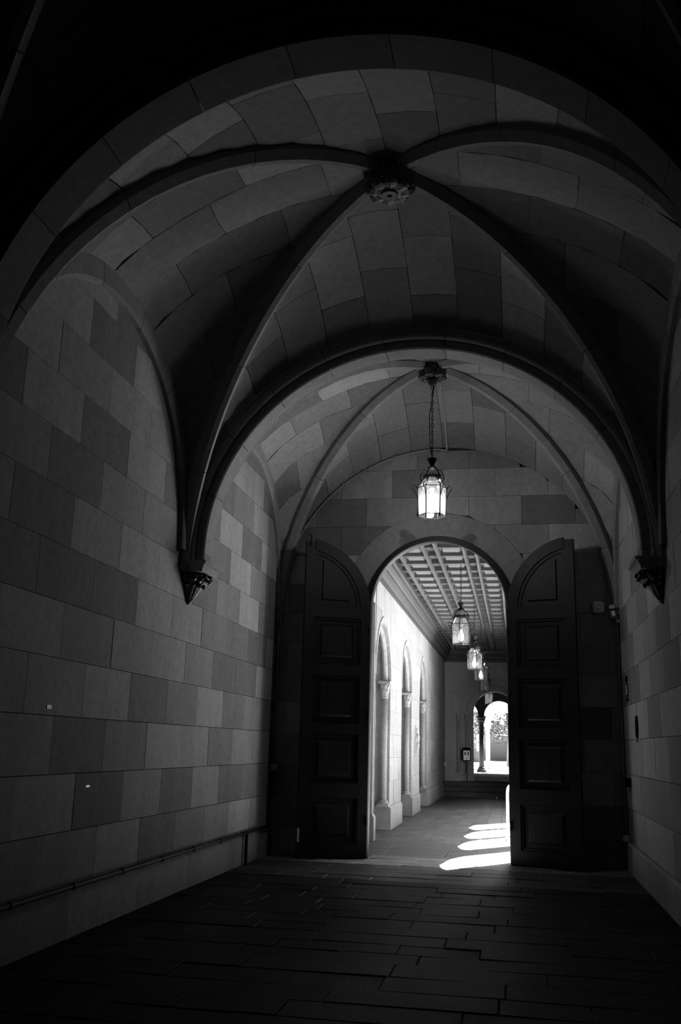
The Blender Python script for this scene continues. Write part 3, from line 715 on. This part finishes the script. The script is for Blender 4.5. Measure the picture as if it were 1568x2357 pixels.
# planted bed
mb = MB()
for i in range(2600):
    x, y, z = random.uniform(-3.5, 1.5), random.uniform(46.2, 49.5), LZ+random.uniform(0, 0.22); a = random.uniform(0, 6.3); l = random.uniform(.05, .11); tl = random.uniform(-.6, .9)
    d = Vector((math.cos(a), math.sin(a), tl)).normalized()*l; e = Vector((-math.sin(a), math.cos(a), 0))*l*.4; p = Vector((x, y, z))
    mb.add([p, p+d*.5+e, p+d, p+d*.5-e], [(0, 1, 2, 3)])
o = new_obj('hedge_leaves', mb.v, mb.f, MLAWN); tag(o, 'low leafy ground cover along the far arcade', 'ground cover', kind='stuff')
def tree(x, y, h, r, label, n):
    t = thing('tree', label, 'tree', (x, y, LZ)); rnd = random.Random(int(x*10)+3)
    MB().tube([(x, y, LZ-.05), (x+.1, y, h*.35), (x-.1, y+.1, h*.6), (x+.1, y, h*.85)], [.22, .17, .12, .05], 8).build('trunk', MBARK, t)
    mb = MB(); cl = [(x+rnd.uniform(-r, r), y+rnd.uniform(-r, r), rnd.uniform(h*.38, h), rnd.uniform(.35, .8)) for _ in range(int(n/45))]
    for (cx, cy_, cz_, cr) in cl:
        for k in range(45):
            p = Vector((cx, cy_, cz_))+Vector((rnd.gauss(0, 1), rnd.gauss(0, 1), rnd.gauss(0, .8)))*cr*.6
            a = rnd.uniform(0, 6.3); l = rnd.uniform(.08, .17); d = Vector((math.cos(a), math.sin(a), rnd.uniform(-1, .3))).normalized()*l; e = Vector((-math.sin(a), math.cos(a), rnd.uniform(-.3, .3)))*l*.28
            mb.add([p, p+d*.5+e, p+d, p+d*.5-e], [(0, 1, 2, 3)])
    o = new_obj('foliage', mb.v, mb.f, MLEAF, t); o['kind'] = 'stuff'
tree(-0.4, 66, 6.5, 2.6, 'broad dark leafy tree framed by the far bright arch', 26000)
tree(-4.6, 72, 4.7, 1.7, 'small leafy tree seen left of the dark column', 9000)
t = thing('building', 'low grey stone building far behind the tree', 'building', (0, 92, LZ))
MB().box(-6, 8, 92, 96, LZ-.1, 3.9).build('wall', MFAR, t); MB().box(-6.2, 8.2, 91.8, 96, 3.9, 4.1).build('roof', MFAR, t)
MB().box(-2.0, 0.1, 91.9, 92.02, 2.75, 2.85).build('string_course', MCLD, t)
MB().add([(-.6, 91.6, LZ), (.9, 91.6, LZ), (.1, 91.6, 2.3), (-.6, 92, LZ), (.9, 92, LZ), (.1, 92, 2.3)], [(0,1,2),(5,4,3),(0,3,4,1),(1,4,5,2),(2,5,3,0)]).build('gable_porch', MCLD, t)
t = thing('building', 'grey wall with white windows glimpsed left of the dark column', 'building', (-4, 80, LZ))
MB().box(-9, -2.75, 80, 84, LZ-.1, 4.6).build('wall', MFAR, t)
for z0 in (1.35, 2.05): MB().box(-3.1, -2.8, 79.95, 80.02, z0, z0+.6).build('window', MWHITE, t)
# pale rail post beside the sun patches
t = thing('handrail_post', 'pale round-topped double post standing in the sun by the right jamb', 'post', (-0.145, 17.0, 0))
q0, q1 = Vector((-.15, 16.95, 0)), Vector((-.05, 17.12, 0))
MB().tube([q0+Vector((0, 0, z)) for z in (0, .4, .78)]+[q0+(q1-q0)*(.5-.5*math.cos(a))+Vector((0, 0, .78+.11*math.sin(a))) for a in (.4, .8, 1.2, pi/2, 1.94, 2.34, 2.74)]+[q1+Vector((0, 0, z)) for z in (.78, .4, 0)], .024, 10).build('rail', MWHITE, t, True)
for q in (q0, q1): MB().lathe([(.05, 0), (.05, .012), (.03, .03)], tuple(q), 14).build('base_plate', MGREY, t)

# ------------------------------------------------------------------ corbels
def corbel(x, y, s, label):
    t = thing('corbel', label, 'corbel', (x, y, 2.94), 'leaf-carved corbels of the middle arch')
    P = [(0, 3.36), (.27, 3.36), (.28, 3.345), (.275, 3.325), (.25, 3.315), (.245, 3.29), (.235, 3.285), (.225, 3.245), (0, 3.245)]
    v = []; f = []; hw0 = 0.27
    for (d, z) in P:
        w = hw0-(.27-d) if d > 0 else None
    prof = [(.262, 3.36), (.285, 3.35), (.285, 3.325), (.255, 3.312), (.25, 3.29), (.24, 3.285), (.228, 3.24)]
    for (w, z) in prof: v += [(x, y-w-.02, z), (x+s*w, y-w-.02, z), (x+s*w, y+w+.02, z), (x, y+w+.02, z)]
    for i in range(len(prof)-1):
        for k in range(4): f.append((i*4+k, i*4+(k+1) % 4, i*4+4+(k+1) % 4, i*4+4+k))
    f += [(0, 1, 2, 3), tuple((len(prof)-1)*4+k for k in (3, 2, 1, 0))]
    MB().add(v, f).build('abacus', MARCH, t)
    a0, a1 = (-pi/2, pi/2) if s > 0 else (pi/2, 3*pi/2)
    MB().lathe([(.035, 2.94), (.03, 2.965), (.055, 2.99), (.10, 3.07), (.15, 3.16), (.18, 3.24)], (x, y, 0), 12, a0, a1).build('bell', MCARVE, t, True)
    MB().lathe([(.02, 2.925), (.045, 2.94), (.045, 2.96), (.03, 2.975)], (x, y, 0), 10, a0, a1).build('drop', MCARVE, t, True)
    def lf(a, z0, L, r0, r1, w, curl):
        ca, sa = math.cos(a), math.sin(a); v = []; f = []; n = 6
        for (o, h, wf) in ((0, 0, .4), (.3, .25, .8), (.62, .58, 1.0), (.92, .9, .95), (1.12, 1.0, .8), (1.22, .9, .62), (1.12, .78, .35)):
            R_ = r0+(r1-r0)*min(o, 1)+curl*max(0, o-.6)*.8; zz = z0+L*h; ww = w*wf
            for q, (tx, rr) in enumerate(((-1, -.006), (-.5, .006), (0, .016), (.5, .006), (1, -.006))):
                v.append((x+(R_+rr)*ca-tx*ww*sa, y+(R_+rr)*sa+tx*ww*ca, zz))
        m = len(v)
        v += [(p[0]-.012*ca, p[1]-.012*sa, p[2]) for p in v]
        for k in range(n):
            for q in range(4):
                e = k*5+q; f.append((e, e+1, e+6, e+5)); f.append((m+e, m+e+5, m+e+6, m+e+1))
            f += [(k*5, k*5+5, m+k*5+5, m+k*5), (k*5+4, m+k*5+4, m+k*5+9, k*5+9)]
        f.append((n*5, n*5+4, m+n*5+4, m+n*5))
        MB().add(v, f).build('leaf', MCARVE, t, True)
    for i in range(7): lf(a0+(a1-a0)*(i+.5)/7, 2.965, .17, .035, .15, .032, .05)
    for i in range(8): lf(a0+(a1-a0)*(i+.5)/8, 3.04, .15, .085, .20, .044, .07)
    for i in range(9): lf(a0+(a1-a0)*(i+.5)/9, 3.12, .11, .14, .22, .044, .06)
    for i in range(7):
        a = a0+(a1-a0)*(i+.5)/7
        MB().lathe([(.003, -.018), (.014, -.01), (.018, 0), (.014, .01), (.003, .018)], (x+.25*math.cos(a), y+.25*math.sin(a), 3.205), 8).build('bud', MCARVE, t, True)
    return t
corbel(XL, 9.6, 1, 'dark leaf-carved corbel on left wall carrying the middle arch')
corbel(XR, 9.6, -1, 'dark leaf-carved corbel on right wall carrying the middle arch')

# ------------------------------------------------------------------ bosses
bx, by = XC-.01, 7.33
t = thing('vault_boss', 'large dark drum boss with leaf rim and pale disc', 'boss', (bx, by, 6.24))
MB().lathe([(.20, 6.50), (.205, 6.44), (.19, 6.40), (.185, 6.31), (.17, 6.26), (.09, 6.235)], (bx, by, 0), 24).build('drum', MCARVE, t)
MB().lathe([(.245, 6.52), (.245, 6.495), (.215, 6.485)], (bx, by, 0), 28).build('collar', MRIB, t)
MB().lathe([(.022, 6.222), (.075, 6.218), (.078, 6.226), (.078, 6.24), (.022, 6.24)], (bx, by, 0), 24, cap=False).build('disc', MRIB, t, label='pale round disc with centre hole')
def bleaf(nm, a, r0, r1, z0, z1, w, par, c):
    ca, sa = math.cos(a), math.sin(a); v = []; f = []; n = 5
    for k in range(n+1):
        u = k/n; R_ = r0+(r1-r0)*math.sin(u*pi/2); zz = z0+(z1-z0)*u-.03*math.sin(pi*u); ww = w*(math.sin(pi*min(1, .2+.8*u))+.15*(k % 2))
        for tx, rr in ((-1, 0), (0, .014), (1, 0)): v.append((c[0]+(R_+rr)*ca-tx*ww*sa, c[1]+(R_+rr)*sa+tx*ww*ca, zz-rr))
    m = len(v); v += [(p[0], p[1], p[2]+.012) for p in v]
    for k in range(n):
        for q in range(2): e = k*3+q; f += [(e, e+1, e+4, e+3), (m+e, m+e+3, m+e+4, m+e+1)]
        f += [(k*3, k*3+3, m+k*3+3, m+k*3), (k*3+2, m+k*3+2, m+k*3+5, k*3+5)]
    MB().add(v, f).build(nm, MCARVE, par)
for i in range(8):
    a = 2*pi*i/8+.2; bleaf('leaf', a, .09, .215, 6.245, 6.33, .055, t, (bx, by)); bleaf('leaf', a+pi/8, .16, .222, 6.29, 6.42, .045, t, (bx, by))
    MB().lathe([(.003, -.02), (.018, -.01), (.02, .004), (.003, .02)], (bx+.205*math.cos(a+pi/8), by+.205*math.sin(a+pi/8), 6.30), 8).build('bud', MCARVE, t)
LX, LY = -1.0, 11.75
t = thing('vault_boss', 'dark cluster of six rosettes holding the main lantern chain', 'boss', (LX, LY, 6.2))
MB().lathe([(.15, 6.50), (.16, 6.40), (.11, 6.33), (.03, 6.30)], (LX, LY, 0), 18).build('core', MCARVE, t)
MB().lathe([(.055, 6.32), (.06, 6.22), (.045, 6.18), (.02, 6.165)], (LX, LY, 0), 12).build('hub', MCARVE, t)
for i in range(6):
    a = 2*pi*i/6+.26; c = (LX+.13*math.cos(a), LY+.13*math.sin(a)); z0 = 6.275
    mb = MB().lathe([(.06, z0+.09), (.05, z0+.02), (.018, z0), (.003, z0-.008)], (c[0], c[1], 0), 10)
    for k in range(6):
        b = 2*pi*k/6; mb.lathe([(.003, -.022), (.02, -.012), (.025, .0), (.018, .02)], (c[0]+.042*math.cos(b), c[1]+.042*math.sin(b), z0+.01), 8)
    mb.build('rosette', MCARVE, t)

# ------------------------------------------------------------------ hanging lanterns
def lantern(label, x, y, z, ztop, rot, pane, bulb, sc=1.0, group=None):
    t = thing('hanging_lantern', label, 'lantern', (x, y, z), group)
    R_ = .185*sc; A = [rot+pi/3*i for i in range(6)]
    def V(r, a, h): return Vector((x+r*sc*math.cos(a), y+r*sc*math.sin(a), z+h*sc))
    rb, rs, rt_ = .172, .185, .105; hb, hs, ht = .01, .395, .525
    mb = MB()
    for i in range(6):
        a, b = A[i], A[(i+1) % 6]
        mb.tube([V(rb, a, hb-.01), V(rs, a, hs), V(rt_, a, ht)], .0065*sc, 5)
        for r, h, w in ((rb, .03, .006), (rs, hs, .007), (rt_, ht, .008)): mb.tube([V(r, a, h), V(r, b, h)], w*sc, 5)
        mb.tube([V(rb, a, hb), V(rb+.012, a, -.02)], .006*sc, 5)
    mb.build('frame', MIRON, t)
    for i in range(6):
        a, b = A[i], A[(i+1) % 6]
        new_obj('pane', [V(rb-.002, a, .033), V(rb-.002, b, .033), V(rs-.002, b, hs), V(rs-.002, a, hs)], [(0, 1, 2, 3)], pane, t)
        new_obj('roof_pane', [V(rs-.002, a, hs), V(rs-.002, b, hs), V(rt_-.002, b, ht), V(rt_-.002, a, ht)], [(0, 1, 2, 3)], pane, t)
    mb = MB().lathe([(.112*sc, ht*sc), (.118*sc, (ht+.012)*sc), (.112*sc, (ht+.03)*sc), (.10*sc, (ht+.03)*sc)], (x, y, z), 18, cap=False)
    for k in range(18):
        a = 2*pi*k/18; p = V(.112, a, ht+.04); mb.lathe([(.002, -.012*sc), (.009*sc, 0), (.002, .012*sc)], tuple(p), 6)
    mb.build('crown', MIRON, t)
    for i in range(6):      # crown brackets and side scrolls
        a = A[i]
        MB().tube([V(.112, a, ht-.02), V(.14, a, ht-.035), V(.155, a, ht), V(.148, a, ht+.05), V(.105, a, ht+.10), V(.055, a, ht+.135), V(.03, a, ht+.165)], [.004*sc, .007*sc, .008*sc, .008*sc, .007*sc, .006*sc, .005*sc], 5).build('crown_bracket', MIRON, t)
        MB().tube([V(.18, a, .25), V(.19, a, .27), V(.215, a, .33), V(.245, a, .375), V(.252, a, .40), V(.24, a, .425), V(.218, a, .43), V(.20, a, .41), V(.188, a, .385)], .0055*sc, 5).build('scroll', MIRON, t)
    MB().lathe([(.012, .64*sc), (.05*sc, .655*sc), (.065*sc, .67*sc), (.05*sc, .685*sc), (.022*sc, .70*sc), (.03*sc, .72*sc), (.06*sc, .78*sc), (.066*sc, .795*sc), (.012*sc, .80*sc)], (x, y, z), 14).build('finial', MIRON, t)
    zz = z+.80*sc; mb = MB(); L_ = .062*sc; k = 0
    mb.tube([(x, y, zz-.01), (x, y, zz+.05)], .008*sc, 6); zz += .05
    while zz < ztop-L_*.5:
        ax = Vector((1, 0, 0)) if k % 2 else Vector((0, 1, 0)); c = Vector((x, y, zz+L_/2))
        mb.tube([c+ax*(.013*sc*math.cos(q*pi/4))+Vector((0, 0, L_*.56*math.sin(q*pi/4))) for q in range(8)], .0042*sc, 4, True); zz += L_*.86; k += 1
    mb.build('chain', MIRON, t)
    MB().lathe([(.004, .40*sc), (.035*sc, .395*sc), (.035*sc, .375*sc), (.02*sc, .355*sc), (.03*sc, .33*sc), (.03*sc, .30*sc), (.004, .295*sc)], (x, y, z), 10).build('lamp_holder', MGREY, t)
    MB().lathe([(.018*sc, .30*sc), (.03*sc, .26*sc), (.05*sc, .19*sc), (.054*sc, .15*sc), (.045*sc, .11*sc), (.025*sc, .09*sc), (.003, .083*sc)], (x, y, z), 14).build('bulb', bulb, t, True)
    return t
lantern('large lit iron lantern hanging in the vault before the doorway', LX, LY, 4.36, 6.165, 0.16, MFROST, MBULB)
MB().tube([(LX+.03, LY, 6.2), (LX-.035, LY-.02, 5.75), (LX-.03, LY, 5.35), (LX+.0, LY, 5.17)], .006, 5).build('cable', MIRON, D.objects['hanging_lantern'])
LANT = [((1062, 1487), 17.3, 'nearest lantern in the cloister walk, seen whole through the doorway'),
        ((1093, 1544), 22.0, 'second cloister lantern, bright panes, just behind the nearest'),
        ((1107.3, 1569), 26.3, 'third cloister lantern, half hidden by the second'),
        ((1116.7, 1594), 30.6, 'fourth cloister lantern hanging before the far stepped arch'),
        ((1125.5, 1622), 38.0, 'fifth dark lantern hanging beyond the far arch')]
for i, ((px, py), Y, lab) in enumerate(LANT):
    d = fw*F_PX+r2*(px-784)-u2*(py-1178.5); d /= d.y
    P = Vector((0, 0, CAM_H))+d*Y
    lantern(lab, P.x, P.y, P.z, (cz+.02 if Y < 32 else 4.6), 0.45+.3*i, MCLEAR, MBULB2 if i < 3 else MGREY, 1.0, 'lanterns along the cloister walk')
# glowing globe in the last arch
t = thing('globe_lamp', 'round glowing globe lamp hanging in the last arch', 'lamp', (-.73, 56.6, 2.95))
MB().lathe([(.01, -.13), (.09, -.09), (.13, 0), (.09, .09), (.03, .13)], (-.73, 56.6, 3.0), 14).build('globe', MGLOBE, t, True)
MB().tube([(-.73, 56.6, 3.12), (-.73, 56.6, 3.70)], .015, 6).build('stem', MIRON, t)

# ------------------------------------------------------------------ conduits, boxes and fittings
def arcpts(r, y, a0, a1, n): return [(XC+r*math.cos(a0+(a1-a0)*i/n), y, ZS+r*math.sin(a0+(a1-a0)*i/n)) for i in range(n+1)]
t = thing('conduit', 'thin metal conduit curving from the rosette boss down beside the left door', 'pipe', (XL+.04, 13.46, 1.2))
crown = [(-.93, 11.95+1.6*k/6, surf_end(BAYS[1], 1, pi/2, max(0, 1-(11.95+1.6*k/6-11.725)/1.875)).z-.025) for k in range(7)]
pts = crown[:-1]+[(-.925, 13.50, 5.87), (-.94, 13.55, 5.845), (-1.0, 13.565, 5.855)]+arcpts(2.42, 13.565, pi/2+.03, pi-.02, 26)+[(XC-2.40, 13.565, 3.3), (XL+.035, 13.565, 3.0), (XL+.03, 13.565, 1.2)]
MB().tube(pts, .015, 7).build('pipe', MPIPE, t)
for q in (0.18, 0.42, 0.66, 0.9):
    a = pi/2+.03+(pi/2-.05)*q; c = Vector((XC+2.42*math.cos(a), 13.565, ZS+2.42*math.sin(a)))
    MB().box(c.x-.02, c.x+.02, 13.54, 13.60, c.z-.018, c.z+.018).build('clip', MPIPE, t)
t = thing('junction_box', 'small pale junction box at foot of curved conduit by left door', 'box', (XL+.05, 13.47, 1.15))
MB().bev(XL+.002, XL+.092, 13.51, 13.599, 1.12, 1.21, .008).build('case', MGREY, t); MB().box(XL+.012, XL+.082, 13.506, 13.511, 1.13, 1.2).build('lid', MGREY, t)
t = thing('ledge_pipe', 'dark pipe running along the ledge of the left plinth', 'pipe', (XL+.06, 8, .36))
MB().tube([(XL+.062, 3.0, .385), (XL+.062, 12.1, .385), (XL+.06, 13.3, .385)], .022, 8).build('pipe', MIRON, t)
MB().tube([(XL+.075, 12.16, .39), (XL+.075, 12.16, 0)], .024, 8).build('down_pipe', MIRON, t)
for k in range(9): MB().tube([(XL+.062, 4.4+k*.95, .385), (XL+.062, 4.45+k*.95, .385)], .029, 8).build('clip', MIRON, t)
t = thing('corner_conduit', 'thin conduit down the right corner below the sensors', 'pipe', (XR-.03, 13.55, .4))
MB().tube([(XR-.035, 13.56, 3.29), (XR-.035, 13.56, .42)], .011, 6).build('pipe', MPIPE, t)
for z in (1.2, 2.3): MB().box(XR-.055, XR-.02, 13.54, 13.6, z, z+.03).build('clip', MPIPE, t)
t = thing('junction_box', 'small pale box low in the right corner under conduit', 'box', (XR-.05, 13.55, .36))
MB().bev(XR-.09, XR-.01, 13.52, 13.6, .36, .44, .008).build('case', MGREY, t)
t = thing('siren', 'round-cornered white siren box high on end wall right of door', 'siren', (1.18, 13.55, 3.47))
def rsq(r, k): return [(r*(abs(math.cos(a))**.5)*math.copysign(1, math.cos(a)), r*(abs(math.sin(a))**.5)*math.copysign(1, math.sin(a))) for a in [2*pi*i/k for i in range(k)]]
def stack(name, mat, par, c, layers, k=24):
    v = []; f = []
    for (r, yy) in layers:
        for a, b in rsq(r, k): v.append((c[0]+a, yy, c[1]+b))
    for i in range(len(layers)-1):
        for q in range(k): f.append((i*k+q, i*k+(q+1) % k, (i+1)*k+(q+1) % k, (i+1)*k+q))
    f += [tuple(range(k)), tuple((len(layers)-1)*k+q for q in range(k-1, -1, -1))]
    return MB().add(v, f).build(name, mat, par)
stack('base', MWHITE, t, (1.18, 3.465), [(.078, 13.60), (.08, 13.55)]); stack('cover', MWHITE, t, (1.18, 3.465), [(.08, 13.549), (.082, 13.535), (.07, 13.51), (.04, 13.497)])
for zz in (3.50, 3.43): MB().box(1.165, 1.195, 13.494, 13.5, zz, zz+.006).build('slot', MBLACK, t)
t = thing('motion_sensor', 'tilted white motion sensor on bracket in the right corner', 'sensor', (1.38, 13.5, 3.4))
Rm = Matrix.Rotation(-.12, 4, 'Y')
def rbox(nm, mat, x0, x1, y0, y1, z0, z1):
    mb = MB().bev(x0, x1, y0, y1, z0, z1, .008)
    for v in mb.v: w = Rm @ (v-Vector((1.365, 13.5, 3.4))); v.x, v.y, v.z = w+Vector((1.365, 13.5, 3.4))
    return mb.build(nm, mat, t)
rbox('head', MGREY, 1.322, 1.405, 13.46, 13.55, 3.44, 3.49); rbox('body', MGREY, 1.33, 1.41, 13.565, 13.55, 3.31, 3.438); rbox('lens', MWHITE, 1.347, 1.393, 13.468, 13.476, 3.335, 3.41)
MB().box(1.41, XR, 13.52, 13.58, 3.42, 3.50).build('bracket', MGREY, t)
MB().tube([(1.27, 13.55, 3.36), (1.30, 13.52, 3.385), (1.33, 13.52, 3.40)], .004, 5).build('cable', MGREY, t)
t = thing('notice_frame', 'narrow dark framed notice on right wall beside the corner', 'notice', (XR, 12.98, 2.3))
for a, b in ((2.40, 2.47), (2.21, 2.38), (2.15, 2.19)): MB().box(XR-.012, XR, 12.88, 13.08, a, b).build('plate', MBLACK, t)
MB().box(XR-.014, XR-.011, 12.91, 13.05, 2.23, 2.36).build('paper', MGREY, t)
t = thing('oval_plaque', 'dark oval plaque on the right wall', 'plaque', (XR, 12.12, 1.8))
def ell(nm, mat, ry, rz, x0, x1, cz_):
    k = 20; v = [(x0, 12.12+ry*math.cos(2*pi*i/k), cz_+rz*math.sin(2*pi*i/k)) for i in range(k)]+[(x1, 12.12+ry*.92*math.cos(2*pi*i/k), cz_+rz*.95*math.sin(2*pi*i/k)) for i in range(k)]
    return MB().add(v, [tuple(range(k)), tuple(range(2*k-1, k-1, -1))]+[(i, (i+1) % k, k+(i+1) % k, k+i) for i in range(k)]).build(nm, mat, t)
ell('plate', MBLACK, .09, .14, XR, XR-.02, 1.80); ell('knob', MGREY, .03, .03, XR-.0, XR-.03, 1.65)
t = thing('control_box', 'square black box low on right wall beside the door', 'box', (XR, 13.12, 1.12))
MB().bev(XR-.06, XR, 13.02, 13.24, 1.07, 1.18, .006).build('case', MBLACK, t); MB().box(XR-.064, XR-.06, 13.04, 13.22, 1.085, 1.165).build('door', MBLACK, t)
for (y, z, lab, h) in ((6.71, 1.722, 'small white sticker on left wall joint', .014), (7.5, 1.12, 'tiny white fleck of paper stuck low on left wall', .008)):
    o = fin('sticker', MB().box(XL+.002, XL+.006, y-.035, y+.035, z-h, z+h), MWHITE, lab, 'sticker', 'pale flecks on the left wall')
t = thing('wall_socket', 'small white socket low on far cloister wall corner', 'socket', (-2.33, 32.5, .93))
MB().box(-2.33, -2.30, 32.45, 32.6, .93, 1.02).build('case', MWHITE, t); MB().box(-2.299, -2.296, 32.48, 32.57, .95, 1.0).build('cover', MGREY, t)
